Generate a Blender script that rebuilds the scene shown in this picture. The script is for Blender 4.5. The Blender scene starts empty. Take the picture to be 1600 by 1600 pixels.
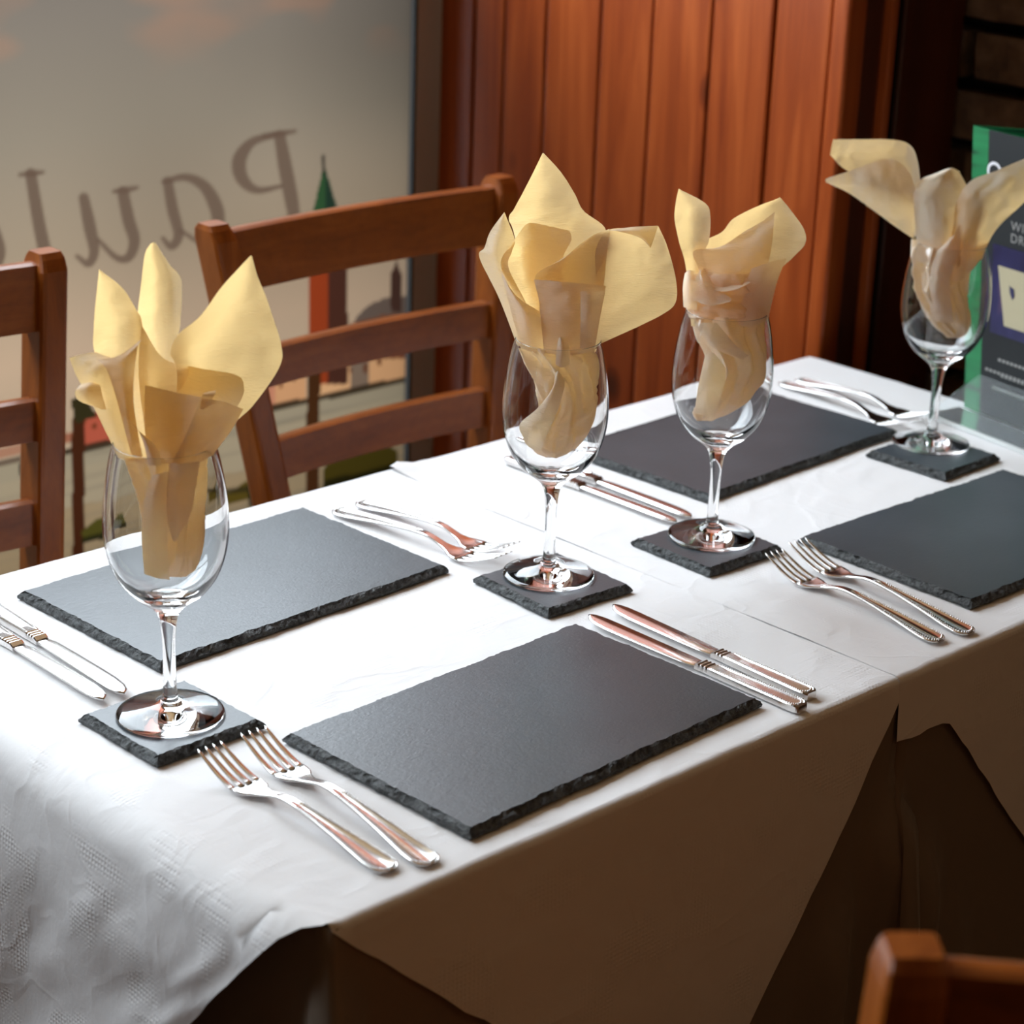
import bpy, bmesh, math, random
import numpy as np
from mathutils import Vector, Matrix, noise

S = bpy.context.scene
COL = S.collection
# ------------------------------------------------------------------ camera (solved from the slates, coasters and glasses)
F, H, PITCH, ROLL, BETA = 3418.2577, .74542, .360245, .035403, .768127
TZ = .74                                   # table height
CAM = Vector((-1.37, -1.27, TZ + H))
cb, sb, cp, sp = math.cos(BETA), math.sin(BETA), math.cos(PITCH), math.sin(PITCH)
RT = Vector((cb, -sb, 0)); FW = Vector((sb*cp, cb*cp, -sp)); UP = Vector((sb*sp, cb*sp, cp))
RX = RT*math.cos(ROLL) + UP*math.sin(ROLL); UX = UP*math.cos(ROLL) - RT*math.sin(ROLL)
HF = Vector((sb, cb, 0))                   # horizontal forward
cam = bpy.data.cameras.new('camera'); camo = bpy.data.objects.new('camera', cam); COL.objects.link(camo)
camo.matrix_world = Matrix((( RX.x, UX.x, -FW.x, CAM.x), (RX.y, UX.y, -FW.y, CAM.y), (RX.z, UX.z, -FW.z, CAM.z), (0, 0, 0, 1)))
cam.sensor_width = 36; cam.lens = F/1600*36; cam.clip_start = .02
cam.dof.use_dof = True; cam.dof.focus_distance = 1.78; cam.dof.aperture_fstop = 7.0
S.camera = camo

# ------------------------------------------------------------------ light: daylight through the window wall, a dim warm lamp in the room
w = bpy.data.worlds.new('world'); S.world = w; w.use_nodes = True
w.node_tree.nodes['Background'].inputs[0].default_value = (.75, .85, 1, 1)
w.node_tree.nodes['Background'].inputs[1].default_value = 1.0
def area(name, loc, rot, sx, sy, power, col):
    l = bpy.data.lights.new(name, 'AREA'); l.shape = 'RECTANGLE'; l.size = sx; l.size_y = sy; l.energy = power; l.color = col
    o = bpy.data.objects.new(name, l); o.location = loc; o.rotation_euler = rot; COL.objects.link(o); return o
area('daylight', (-.58, 1.6, 1.5), (math.radians(-90), 0, 0), 3.36, 3.0, 360, (.84, .93, 1.0))
area('ceiling_lamp', (.2, -2.3, 2.5), (0, 0, 0), .5, .5, 3, (1, .55, .22))
S.view_settings.view_transform = 'Standard'; S.view_settings.look = 'None'; S.view_settings.gamma = 1
S.view_settings.use_curve_mapping = False; S.view_settings.exposure = -.10
S.cycles.use_denoising = True; S.cycles.max_bounces = 12; S.cycles.transmission_bounces = 11; S.cycles.transparent_max_bounces = 12
S.cycles.diffuse_bounces = 5; S.cycles.glossy_bounces = 6; S.cycles.sample_clamp_indirect = 25; S.cycles.blur_glossy = .3

# ------------------------------------------------------------------ helpers
def ray(x, y): return FW + RX*((x-800)/F) - UX*((y-800)/F)
def on_z(x, y, z): d = ray(x, y); return CAM + d*((z-CAM.z)/d.z)
def on_x(x, y, v): d = ray(x, y); return CAM + d*((v-CAM.x)/d.x)
def on_y(x, y, v): d = ray(x, y); return CAM + d*((v-CAM.y)/d.y)
def lin(r, g, b): return tuple(((c/255)/12.92 if c <= 10 else ((c/255+.055)/1.055)**2.4) for c in (r, g, b))
def tag(o, label=None, cat=None, group=None, kind=None):
    for k, v in (('label', label), ('category', cat), ('group', group), ('kind', kind)):
        if v: o[k] = v
    return o
def empty(name, loc=(0, 0, 0), rz=0):
    o = bpy.data.objects.new(name, None); o.location = loc; o.rotation_euler = (0, 0, rz); o.empty_display_size = .05
    COL.objects.link(o); return o
def mesh(name, verts, faces, mat=None, parent=None, smooth=False):
    me = bpy.data.meshes.new(name); me.from_pydata([tuple(v) for v in verts], [], faces); me.update()
    if smooth:
        for p in me.polygons: p.use_smooth = True
    return link(name, me, mat, parent)
def link(name, me, mat=None, parent=None):
    o = bpy.data.objects.new(name, me); COL.objects.link(o)
    if mat and not me.materials: me.materials.append(mat)
    if parent: o.parent = parent
    return o
def from_bm(name, bm, mat=None, parent=None, smooth=False):
    me = bpy.data.meshes.new(name); bm.normal_update(); bm.to_mesh(me); bm.free()
    if smooth:
        for p in me.polygons: p.use_smooth = True
    return link(name, me, mat, parent)
def box_bm(a, b, bevel=0, seg=2):
    bm = bmesh.new(); bmesh.ops.create_cube(bm, size=1)
    for v in bm.verts: v.co = Vector([a[i]+(v.co[i]+.5)*(b[i]-a[i]) for i in range(3)])
    if bevel: bmesh.ops.bevel(bm, geom=bm.edges[:], offset=bevel, segments=seg, affect='EDGES', profile=.6)
    return bm
def box(name, a, b, mat, parent=None, bevel=0, seg=2): return from_bm(name, box_bm(a, b, bevel, seg), mat, parent)
def copy_tree(o, parent=None):
    c = o.copy(); COL.objects.link(c); c.parent = parent
    for ch in list(o.children): copy_tree(ch, c)
    return c
def loft(rings, close=True, caps=True):
    """rings: lists of equal length of points -> verts, faces"""
    n = len(rings[0]); V = [p for r in rings for p in r]; Fc = []
    for i in range(len(rings)-1):
        for j in range(n if close else n-1):
            k = (j+1) % n
            Fc.append((i*n+j, i*n+k, (i+1)*n+k, (i+1)*n+j))
    if caps and close: Fc += [tuple(range(n))[::-1], tuple(range((len(rings)-1)*n, len(rings)*n))]
    return V, Fc
def crom(pts, n):
    """Catmull-Rom resampling of a list of Vectors to n points"""
    m = len(pts)
    if m == 2: return [pts[0].lerp(pts[1], i/(n-1)) for i in range(n)]
    P = [pts[0]*2-pts[1]] + pts + [pts[-1]*2-pts[-2]]
    out = []
    for i in range(n):
        t = i/(n-1)*(m-1); k = min(int(t), m-2); t -= k
        a, b, c, d = P[k], P[k+1], P[k+2], P[k+3]
        out.append(.5*((2*b)+(c-a)*t+(2*a-5*b+4*c-d)*t*t+(3*b-a-3*c+d)*t*t*t))
    return out
def ridge(p): return 1-2*abs(noise.noise(p))
def interp(x, tab):
    return float(np.interp(x, [t[0] for t in tab], [t[1] for t in tab]))

# ------------------------------------------------------------------ materials
def mat(name):
    m = bpy.data.materials.new(name); m.use_nodes = True; nt = m.node_tree
    return m, nt, nt.nodes['Principled BSDF']
def N(nt, t, **k):
    n = nt.nodes.new(t)
    for a, b in k.items(): setattr(n, a, b)
    return n
def coords(nt, scale=(1, 1, 1), what='Object', rand=0):
    tc = N(nt, 'ShaderNodeTexCoord'); mp = N(nt, 'ShaderNodeMapping'); mp.inputs['Scale'].default_value = scale
    nt.links.new(tc.outputs[what], mp.inputs[0])
    if rand:
        oi = N(nt, 'ShaderNodeObjectInfo'); mu = N(nt, 'ShaderNodeMath', operation='MULTIPLY'); mu.inputs[1].default_value = rand
        nt.links.new(oi.outputs['Random'], mu.inputs[0]); nt.links.new(mu.outputs[0], mp.inputs['Location'])
    return mp.outputs[0]
def noise_tex(nt, co, scale, detail=3, rough=.55, dist=0):
    n = N(nt, 'ShaderNodeTexNoise'); n.inputs['Scale'].default_value = scale; n.inputs['Detail'].default_value = detail
    n.inputs['Roughness'].default_value = rough; n.inputs['Distortion'].default_value = dist
    nt.links.new(co, n.inputs['Vector']); return n.outputs['Fac']
def ramp(nt, fac, stops):
    r = N(nt, 'ShaderNodeValToRGB'); el = r.color_ramp.elements
    while len(el) < len(stops): el.new(.5)
    for e, (p, c) in zip(el, stops): e.position = p; e.color = tuple(c)+(1,)
    nt.links.new(fac, r.inputs[0]); return r.outputs[0]
def bump(nt, bs, fac, strength, dist=.001, chain=None):
    b = N(nt, 'ShaderNodeBump'); b.inputs['Strength'].default_value = strength; b.inputs['Distance'].default_value = dist
    nt.links.new(fac, b.inputs['Height'])
    if chain: nt.links.new(chain, b.inputs['Normal'])
    if bs is not None: nt.links.new(b.outputs[0], bs.inputs['Normal'])
    return b.outputs[0]
def plain(name, col, rough=.5, metal=0, spec=.5):
    m, nt, b = mat(name); b.inputs['Base Color'].default_value = tuple(col)+(1,); b.inputs['Roughness'].default_value = rough
    b.inputs['Metallic'].default_value = metal; b.inputs['Specular IOR Level'].default_value = spec
    return m
def wood(name, dark, mid, light, scale=(9, 9, .7), rough=.34, knots=True, rand=17, spec=.5):
    m, nt, b = mat(name); co = coords(nt, scale, rand=rand)
    g = noise_tex(nt, co, 3.2, 5, .6, .8)
    col = ramp(nt, g, [(.28, dark), (.5, mid), (.72, light)])
    fine = noise_tex(nt, coords(nt, (scale[0]*9, scale[1]*9, scale[2]*1.5), rand=rand), 4, 2)
    mx = N(nt, 'ShaderNodeMix', data_type='RGBA', blend_type='MULTIPLY'); mx.inputs[0].default_value = .35
    nt.links.new(col, mx.inputs[6]); nt.links.new(ramp(nt, fine, [(.3, (.62, .55, .5)), (.6, (1, 1, 1))]), mx.inputs[7])
    out = mx.outputs[2]
    if knots:
        v = N(nt, 'ShaderNodeTexVoronoi'); v.inputs['Scale'].default_value = 1.0
        nt.links.new(coords(nt, (9, 9, 5.5), rand=31), v.inputs['Vector'])
        k = ramp(nt, v.outputs['Distance'], [(.05, (.12, .07, .05)), (.13, (.55, .45, .4)), (.17, (1, 1, 1))])
        m2 = N(nt, 'ShaderNodeMix', data_type='RGBA', blend_type='MULTIPLY'); m2.inputs[0].default_value = .8
        nt.links.new(out, m2.inputs[6]); nt.links.new(k, m2.inputs[7]); out = m2.outputs[2]
    nt.links.new(out, b.inputs['Base Color']); b.inputs['Roughness'].default_value = rough; b.inputs['Specular IOR Level'].default_value = spec
    bump(nt, b, fine, .12, .0005)
    return m
M = {}
M['plank'] = wood('varnished_pine', (.19, .027, .004), (.31, .058, .009), (.44, .10, .020), spec=.3)
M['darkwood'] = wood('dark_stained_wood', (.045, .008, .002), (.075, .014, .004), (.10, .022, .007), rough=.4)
M['chair'] = wood('beech_stain', (.19, .044, .004), (.27, .068, .007), (.35, .096, .013), scale=(14, 14, 2.2), knots=False, rough=.32, spec=.4)
M['chair_rail'] = wood('beech_stain_rail', (.19, .044, .004), (.27, .068, .007), (.35, .096, .013), scale=(2.2, 14, 14), knots=False, rough=.30, spec=.45)
M['floor'] = wood('floor_boards', (.09, .036, .010), (.13, .052, .015), (.17, .072, .02), knots=False)
M['wallpaint'] = plain('warm_plaster', (.15, .066, .022), .8)
M['ceiling'] = plain('ceiling_paint', (.27, .165, .075), .9)
M['frame'] = plain('brown_grey_frame', lin(165, 150, 134), .6)
M['blackgap'] = plain('black_seal', (.008, .007, .006), .9, 0, .1)
M['tablewood'] = plain('table_board', (.25, .16, .09), .6)
def brick_mat():
    m, nt, b = mat('dark_brick'); f = noise_tex(nt, coords(nt, (14, 14, 14), rand=23), 2.2, 5)
    nt.links.new(ramp(nt, f, [(.3, (.06, .026, .010)), (.5, (.11, .05, .02)), (.7, (.17, .085, .04))]), b.inputs['Base Color'])
    b.inputs['Roughness'].default_value = .85; bump(nt, b, f, .6, .004); return m
M['brick'] = brick_mat(); M['mortar'] = plain('dark_mortar', (.01, .007, .005), .9)
def paper_mat():
    m, nt, b = mat('embossed_paper'); b.inputs['Base Color'].default_value = (.84, .84, .85, 1); b.inputs['Roughness'].default_value = .75
    b.inputs['Specular IOR Level'].default_value = .2
    co = coords(nt)
    a = noise_tex(nt, co, 38, 4, .6, .4)
    st = noise_tex(nt, coords(nt, (6, 60, 20)), 3.2, 4, .6, 1.2)
    n1 = bump(nt, None, a, .35, .0012)
    n2 = bump(nt, None, st, .28, .0012, n1)
    v = N(nt, 'ShaderNodeTexVoronoi'); v.inputs['Scale'].default_value = 260; v.inputs['Randomness'].default_value = .15; nt.links.new(co, v.inputs['Vector'])
    msk = ramp(nt, noise_tex(nt, co, 16, 1), [(.52, (0, 0, 0)), (.60, (1, 1, 1))])
    mm = N(nt, 'ShaderNodeMath', operation='MULTIPLY'); nt.links.new(ramp(nt, v.outputs['Distance'], [(.1, (0, 0, 0)), (.5, (1, 1, 1))]), mm.inputs[0]); nt.links.new(msk, mm.inputs[1])
    n3 = bump(nt, None, mm.outputs[0], .42, .0008, n2)
    cr = noise_tex(nt, coords(nt, (1, 1, 1)), 11, 2, .5, .7); ab = N(nt, 'ShaderNodeMath', operation='SUBTRACT'); ab.inputs[1].default_value = .5; nt.links.new(cr, ab.inputs[0])
    a2 = N(nt, 'ShaderNodeMath', operation='ABSOLUTE'); nt.links.new(ab.outputs[0], a2.inputs[0])
    bump(nt, b, ramp(nt, a2.outputs[0], [(0, (1, 1, 1)), (.05, (.25, .25, .25)), (.3, (0, 0, 0))]), .19, .0018, n3)
    return m
M['paper'] = paper_mat()
def satin_mat():
    m, nt, b = mat('taupe_satin'); b.inputs['Base Color'].default_value = (.20, .155, .115, 1); b.inputs['Roughness'].default_value = .33
    b.inputs['Sheen Weight'].default_value = .2; bump(nt, b, noise_tex(nt, coords(nt), 60, 3), .1, .001); return m
M['satin'] = satin_mat()
def slate_mat():
    m, nt, b = mat('slate'); co = coords(nt, rand=9)
    f = noise_tex(nt, co, 9, 5); g = noise_tex(nt, co, 420, 2)
    nt.links.new(ramp(nt, f, [(.3, (.038, .050, .059)), (.7, (.058, .073, .086))]), b.inputs['Base Color'])
    b.inputs['Roughness'].default_value = .40; b.inputs['Specular IOR Level'].default_value = .62
    s = noise_tex(nt, coords(nt, (30, 90, 30), rand=9), 2.5, 4, .6, 1)
    n = bump(nt, None, g, .25, .0006); bump(nt, b, s, .22, .001, n); return m
M['slate'] = slate_mat()
def slate_edge():
    m, nt, b = mat('slate_chipped_edge'); co = coords(nt, rand=9)
    f = noise_tex(nt, co, 210, 5, .75)
    nt.links.new(ramp(nt, f, [(.38, (.005, .006, .007)), (.62, (.12, .135, .14))]), b.inputs['Base Color'])
    b.inputs['Roughness'].default_value = .45; bump(nt, b, f, 1, .004); return m
M['slate_edge'] = slate_edge()
def steel():
    m, nt, b = mat('polished_steel'); b.inputs['Base Color'].default_value = (.80, .79, .78, 1); b.inputs['Metallic'].default_value = 1
    b.inputs['Roughness'].default_value = .19; bump(nt, b, noise_tex(nt, coords(nt, (10, 200, 50)), 4, 2), .03, .0003); return m
M['steel'] = steel()
def glass():
    m, nt, b = mat('clear_glass'); b.inputs['Base Color'].default_value = (.985, .99, .99, 1); b.inputs['Roughness'].default_value = 0
    b.inputs['IOR'].default_value = 1.47; b.inputs['Transmission Weight'].default_value = 1; return m
M['glass'] = glass()
def napkin_mat():
    m, nt, b = mat('cream_napkin'); b.inputs['Base Color'].default_value = (.975, .915, .80, 1); b.inputs['Roughness'].default_value = .85
    b.inputs['Specular IOR Level'].default_value = .15
    tr = N(nt, 'ShaderNodeBsdfTranslucent'); tr.inputs[0].default_value = (1.0, .71, .30, 1)
    mx = N(nt, 'ShaderNodeMixShader'); mx.inputs[0].default_value = .43
    co = coords(nt, what='Object')
    n1 = bump(nt, None, noise_tex(nt, coords(nt, (60, 60, 420)), 3, 2), .8, .0006)
    n2 = bump(nt, b, noise_tex(nt, co, 34, 3, .5, .6), .5, .003, n1); nt.links.new(n2, tr.inputs['Normal'])
    out = nt.nodes['Material Output']
    nt.links.new(b.outputs[0], mx.inputs[1]); nt.links.new(tr.outputs[0], mx.inputs[2]); nt.links.new(mx.outputs[0], out.inputs[0]); return m
M['napkin'] = napkin_mat()
def film_mat():
    m, nt, b = mat('printed_film'); at = N(nt, 'ShaderNodeVertexColor'); at.layer_name = 'print'
    tr = N(nt, 'ShaderNodeBsdfTranslucent'); di = N(nt, 'ShaderNodeBsdfDiffuse'); mx = N(nt, 'ShaderNodeMixShader'); mx.inputs[0].default_value = .3
    sc = N(nt, 'ShaderNodeMix', data_type='RGBA', blend_type='MULTIPLY'); sc.inputs[0].default_value = 1; g = FILM_T; sc.inputs[7].default_value = (g, g*.87, g*.74, 1)
    nt.links.new(at.outputs[0], sc.inputs[6]); nt.links.new(sc.outputs[2], tr.inputs[0]); nt.links.new(at.outputs[0], di.inputs[0])
    nt.links.new(tr.outputs[0], mx.inputs[1]); nt.links.new(di.outputs[0], mx.inputs[2]); nt.links.new(mx.outputs[0], nt.nodes['Material Output'].inputs[0]); return m
FILM_T = .185
M['film'] = film_mat()

# ================================================================== THE SETTING
WY, PX, BX = 1.05, .70, .97                # window plane, plank face, brick face
def struct(o): return tag(o, kind='structure')
struct(box('floor', (-3.6, -3.4, -.05), (1.2, 1.3, 0), M['floor']))
struct(box('ceiling', (-3.6, -3.4, 2.6), (1.2, 1.3, 2.65), M['ceiling']))
struct(box('wall_left', (-3.65, -3.4, 0), (-3.55, 1.3, 2.6), M['wallpaint']))
struct(box('wall_front', (-3.55, -3.45, 0), (1.2, -3.35, 2.6), M['wallpaint']))
wb = struct(empty('wall_window'))
box('unseen_pier', (-3.55, WY, .36), (-1.85, WY+.12, 2.32), M['wallpaint'], wb)  # unseen wall, added to limit daylight reaching the table from the left
box('sill_wall', (-3.55, WY, 0), (.70, WY+.12, .36), M['wallpaint'], wb)
box('lintel', (-3.55, WY, 2.32), (.70, WY+.12, 2.6), M['wallpaint'], wb)
# plank boxing in the corner
wp = struct(empty('wall_planks'))
box('backing', (PX+.012, .345, 0), (.936, WY+.25, 2.6), M['blackgap'], wp)
VP = [1.05, .9790, .9193, .8388, .7381, .6457, .5458, .4471, .3600]
random.seed(3)
for i in range(len(VP)-1):
    b, a = VP[i], VP[i+1]
    dx = random.uniform(-.0012, .0012)
    o = box('plank', (PX-.002+dx, a+.0022, 0), (PX+.0115, b-.0022, 2.6), M['plank'], wp, .003, 2)
o = box('corner_post', (PX-.006, .332, 0), (PX+.03, .3585, 2.6), M['plank'], wp, .007, 3)
# return of the boxing, facing the room and away from the window
wr = struct(empty('wall_return'))
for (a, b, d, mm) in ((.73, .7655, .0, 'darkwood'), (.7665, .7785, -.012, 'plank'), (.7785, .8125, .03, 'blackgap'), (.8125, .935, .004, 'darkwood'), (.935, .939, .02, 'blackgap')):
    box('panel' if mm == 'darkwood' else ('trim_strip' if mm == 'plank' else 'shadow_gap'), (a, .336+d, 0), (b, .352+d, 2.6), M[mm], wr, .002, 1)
# brick wall
wk = struct(empty('wall_brick'))
box('mortar_bed', (BX+.018, -3.35, 0), (BX+.1, 1.3, 2.6), M['mortar'], wk)
bricks = []
for k in range(4):
    bm = box_bm((-.02, 0, 0), (.03, .215, .056), 0)
    bmesh.ops.subdivide_edges(bm, edges=bm.edges[:], cuts=2, use_grid_fill=True)
    for v in bm.verts:
        v.co += Vector((noise.noise(v.co*25+Vector((k*7, 0, 0)))*.006, noise.noise(v.co*22+Vector((0, k*5, 3)))*.005, noise.noise(v.co*22+Vector((9, k*5, 3)))*.004))
    me = bpy.data.meshes.new('brick'); bm.to_mesh(me); bm.free(); me.materials.append(M['brick']); bricks.append(me)
rows_z = [.60+.0745*i for i in range(12)]
for i, z in enumerate(rows_z):
    y = .56 - (.11 if i % 2 else 0) - .215
    while y > -.35:
        o = link('brick', bricks[random.randrange(4)], None, wk); o.location = (BX+random.uniform(-.006, .004), y, z); y -= .233
bmr = bmesh.new()
for i, z in enumerate([.6+.0745*k for k in range(-8, 27)]):
    y0 = .56 - (.11 if i % 2 else 0) - .215
    for j in range(17):
        y = y0 - .233*j
        if (-.35 < y and .59 < z < 1.45) or y < -3.3: continue
        mt = Matrix.Translation((BX+.015, y+.1075, z+.028)) @ Matrix.Diagonal((.04, .215, .056, 1))
        bmesh.ops.create_cube(bmr, size=1, matrix=mt)
ob = from_bm('brickwork', bmr, M['brick'], wk); ob['kind'] = 'stuff'

# window frame
wf = struct(empty('window_1'))
fr = box('frame_post', (.6530, WY-.004, .36), (.7, WY+.05, 2.32), M['frame'], wf, .003)
box('black_seal', (.6485, WY-.003, .36), (.6530, WY+.05, 2.32), M['blackgap'], wf)
box('transom', (-1.85, WY-.01, 1.205), (.649, WY+.04, 1.235), M['frame'], wf, .003)
box('bottom_rail', (-1.85, WY-.02, .345), (.649, WY+.05, .372), M['frame'], wf, .003)
box('mullion', (-1.25, WY-.02, .372), (-1.20, WY+.05, 2.32), M['frame'], wf, .003)

# printed film on the lower window: a town on a river under an evening sky with mirrored lettering
def make_film():
    x0, x1, z0, z1, st = -1.195, .6435, .375, 1.2, .0026
    nx, nz = int((x1-x0)/st), int((z1-z0)/st)
    X, Z = np.meshgrid(np.linspace(x0, x1, nx), np.linspace(z0, z1, nz))
    P = np.stack([X-CAM.x, np.full_like(X, WY-CAM.y), Z-CAM.z], -1)
    k = P @ np.array(FW); px = 800+F*(P @ np.array(RX))/k; py = 800-F*(P @ np.array(UX))/k
    g = np.clip((1.12-Z)/.75, 0, 1)
    def L(*c): return np.array(lin(*c))
    stops = [0, .22, .42, .6, .8, 1]; cols = np.array([L(122, 118, 114), L(136, 130, 120), L(150, 138, 122), L(178, 158, 138), L(176, 160, 140), L(170, 152, 132)])
    img = np.stack([np.interp(g, stops, cols[:, i]) for i in range(3)], -1)
    rng = np.random.RandomState(4)
    def smooth_noise(fx, fz, seed):
        r = np.random.RandomState(seed); gx, gz = int(fx), int(fz); G = r.rand(gz+2, gx+2)
        u = (X-x0)/(x1-x0)*gx; v = (Z-z0)/(z1-z0)*gz; iu = np.minimum(u.astype(int), gx); iv = np.minimum(v.astype(int), gz)
        fu, fv = u-iu, v-iv; fu = fu*fu*(3-2*fu); fv = fv*fv*(3-2*fv)
        return (G[iv, iu]*(1-fu)+G[iv, iu+1]*fu)*(1-fv)+(G[iv+1, iu]*(1-fu)+G[iv+1, iu+1]*fu)*fv
    cl = .6*smooth_noise(14, 12, 1)+.4*smooth_noise(34, 30, 2)
    m = np.clip((cl-.52)*6, 0, 1)*np.clip((Z-1.0)/.08, 0, 1)
    img = img*(1-.5*m[..., None])+.5*m[..., None]*L(158, 126, 108)
    img *= (.88+.24*smooth_noise(9, 5, 5))[..., None]
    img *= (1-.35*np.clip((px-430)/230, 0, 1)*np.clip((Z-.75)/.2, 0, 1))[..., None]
    def blend(msk, c, a=1.):
        img[:] = img*(1-a*msk[..., None])+a*msk[..., None]*np.array(c)
    def poly(pts, c, a=1.):
        ins = np.zeros(px.shape, bool); n = len(pts)
        for i in range(n):
            xa, ya = pts[i]; xb, yb = pts[(i+1) % n]
            if ya == yb: continue
            ins ^= ((ya > py) != (yb > py)) & (px < (xb-xa)*(py-ya)/(yb-ya)+xa)
        blend(ins.astype(float), c, a)
    def stroke(pts, c, a=.85):
        d = np.full(px.shape, 1e9)
        V = [Vector(p) for p in pts]; V = crom(V, 8*len(V))
        for p, q in zip(V[:-1], V[1:]):
            ex, ey = q[0]-p[0], q[1]-p[1]; t = np.clip(((px-p[0])*ex+(py-p[1])*ey)/(ex*ex+ey*ey+1e-9), 0, 1)
            d = np.minimum(d, np.hypot(px-p[0]-t*ex, py-p[1]-t*ey)-(p[2]+(q[2]-p[2])*t))
        blend(np.clip(.5-d/3, 0, 1), c, a)
    # river and far bank
    sl = lambda x, y0: y0-(x-540)*.215
    def band(ya, yb, c, a=1., xa=-2000, xb=2000):
        blend(((py > ya-(px-540)*.215) & (py < yb-(px-540)*.215) & (px > xa) & (px < xb)).astype(float), c, a)
    water = L(150, 142, 124)
    band(612, 900, water)
    band(640, 700, L(160, 148, 126), .5); band(700, 900, L(150, 128, 96), .6)
    rip = smooth_noise(8, 160, 8); blend(np.clip((rip-.5)*2, 0, 1)*(py > sl(px, 620)), L(118, 112, 100), .6)
    for xa, xb, c in ((430, 478, (196, 150, 112)), (498, 548, (206, 164, 124)), (548, 576, (120, 104, 92)), (576, 645, (202, 158, 118)), (300, 430, (186, 128, 104)), (130, 200, (168, 84, 66)), (90, 130, (150, 100, 80)), (-60, 64, (160, 120, 100)), (-700, -60, (170, 128, 100))):
        lo = 612 if xa > 90 else 600
        band(lo-(52 if xa > 90 else 16), lo, L(*c), 1, xa, xb)
    r2 = np.random.RandomState(7)
    for x in list(range(436, 645, 22))+list(range(96, 200, 16))+list(range(310, 430, 20)):
        y = sl(x, 600)-r2.randint(0, 24); wd, hg = r2.randint(5, 8), r2.randint(8, 20)
        if abs(x-486) > 14: poly([(x, y-hg), (x+wd, y-hg), (x+wd, y), (x, y)], L(96, 52, 30), .9)
    band(608, 618, L(52, 42, 30), .95, 90); band(604, 612, L(70, 58, 50), .8, -700, 64)
    poly([(30, 726), (62, 716), (62, 740), (30, 742)], L(30, 32, 34))
    # dome
    th = np.linspace(math.pi, 2*math.pi, 20)
    poly([(632+82*math.cos(t), 520+58*math.sin(t)) for t in th]+[(645, 560), (552, 560)], L(96, 84, 78))
    poly([(548, 505), (600, 492), (645, 490), (645, 560), (552, 560)], L(120, 66, 40), .8)
    poly([(611, 488), (611, 428), (616, 416), (619, 405), (622, 416), (627, 428), (628, 488)], L(66, 46, 40))
    # brick church tower with green spire
    poly([(485, 340), (543, 332), (543, 600), (485, 600)], L(70, 42, 34))
    poly([(483, 340), (512, 336), (512, 600), (483, 600)], L(140, 58, 30))
    poly([(505, 262), (508, 262), (530, 335), (486, 343)], L(46, 78, 50)); poly([(507, 262), (530, 335), (510, 339)], L(34, 54, 44))
    stroke([(506, 270, 1.5), (505, 250, 2.2), (505, 244, 2.2)], L(30, 30, 26), 1)
    # mooring posts, barges, bushes
    poly([(480, 585), (500, 580), (499, 800), (478, 805)], L(66, 40, 22))
    poly([(112, 655), (132, 650), (132, 900), (114, 900)], L(64, 34, 20)); poly([(110, 625), (130, 615), (152, 650), (118, 662)], L(48, 44, 26))
    poly([(505, 735), (520, 712), (600, 690), (622, 706), (620, 740), (505, 770)], L(66, 58, 20)); poly([(505, 752), (622, 722), (622, 745), (505, 775)], L(34, 32, 14))
    poly([(128, 830), (150, 812), (168, 808), (176, 832), (130, 846)], L(74, 72, 30)); poly([(128, 842), (178, 828), (178, 838), (128, 850)], L(40, 40, 22))
    poly([(350, 775), (395, 745), (424, 740), (424, 770), (350, 790)], L(84, 72, 28)); stroke([(335, 770, 4), (378, 765, 4), (424, 758, 4)], L(46, 42, 26), .9)
    stroke([(390, 756, 3), (392, 790, 3)], L(40, 34, 24), 1)
    # mirrored lettering
    C = L(98, 82, 72)
    stroke([(437, 212, 9), (446, 262, 11), (455, 310, 11), (461, 346, 9)], C); stroke([(412, 213, 4), (437, 209, 5), (461, 205, 3)], C)
    stroke([(442, 348, 5), (462, 346, 6), (478, 341, 3)], C)
    stroke([(432, 210, 4), (394, 222, 7), (374, 250, 11), (379, 280, 10), (402, 297, 6), (440, 291, 3)], C)
    stroke([(256, 284, 4), (290, 277, 6), (319, 291, 9), (337, 322, 11), (341, 350, 10), (332, 374, 7), (312, 378, 4), (282, 360, 3)], C)
    stroke([(262, 284, 8), (270, 328, 9), (279, 366, 8), (268, 385, 6), (254, 372, 3)], C)
    stroke([(192, 300, 9), (201, 344, 10), (210, 376, 9), (201, 402, 7), (181, 402, 5), (153, 374, 3)], C); stroke([(178, 299, 3), (196, 297, 5), (214, 293, 3)], C)
    stroke([(131, 309, 8), (140, 353, 10), (147, 392, 8), (138, 412, 6), (120, 400, 3)], C)
    stroke([(48, 272, 9), (60, 344, 10), (74, 420, 10), (62, 432, 6), (42, 414, 3)], C); stroke([(31, 273, 3), (50, 271, 5), (67, 269, 3)], C)
    stroke([(-80, 330, 4), (-50, 322, 6), (-21, 340, 9), (-5, 375, 10), (-2, 400, 10), (-14, 430, 7), (-36, 432, 4), (-62, 410, 3)], C); stroke([(-80, 332, 8), (-72, 380, 9), (-63, 420, 8), (-72, 440, 6), (-88, 426, 3)], C)
    V = np.stack([X, np.full_like(X, WY), Z], -1).reshape(-1, 3)
    idx = np.arange(nx*nz).reshape(nz, nx)
    Q = np.stack([idx[:-1, :-1], idx[:-1, 1:], idx[1:, 1:], idx[1:, :-1]], -1).reshape(-1, 4)
    me = bpy.data.meshes.new('printed_window_film'); me.vertices.add(len(V)); me.vertices.foreach_set('co', V.ravel())
    me.loops.add(Q.size); me.loops.foreach_set('vertex_index', Q.ravel().astype(np.int32))
    me.polygons.add(len(Q)); me.polygons.foreach_set('loop_start', np.arange(0, Q.size, 4, dtype=np.int32)); me.update(calc_edges=True)
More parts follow.
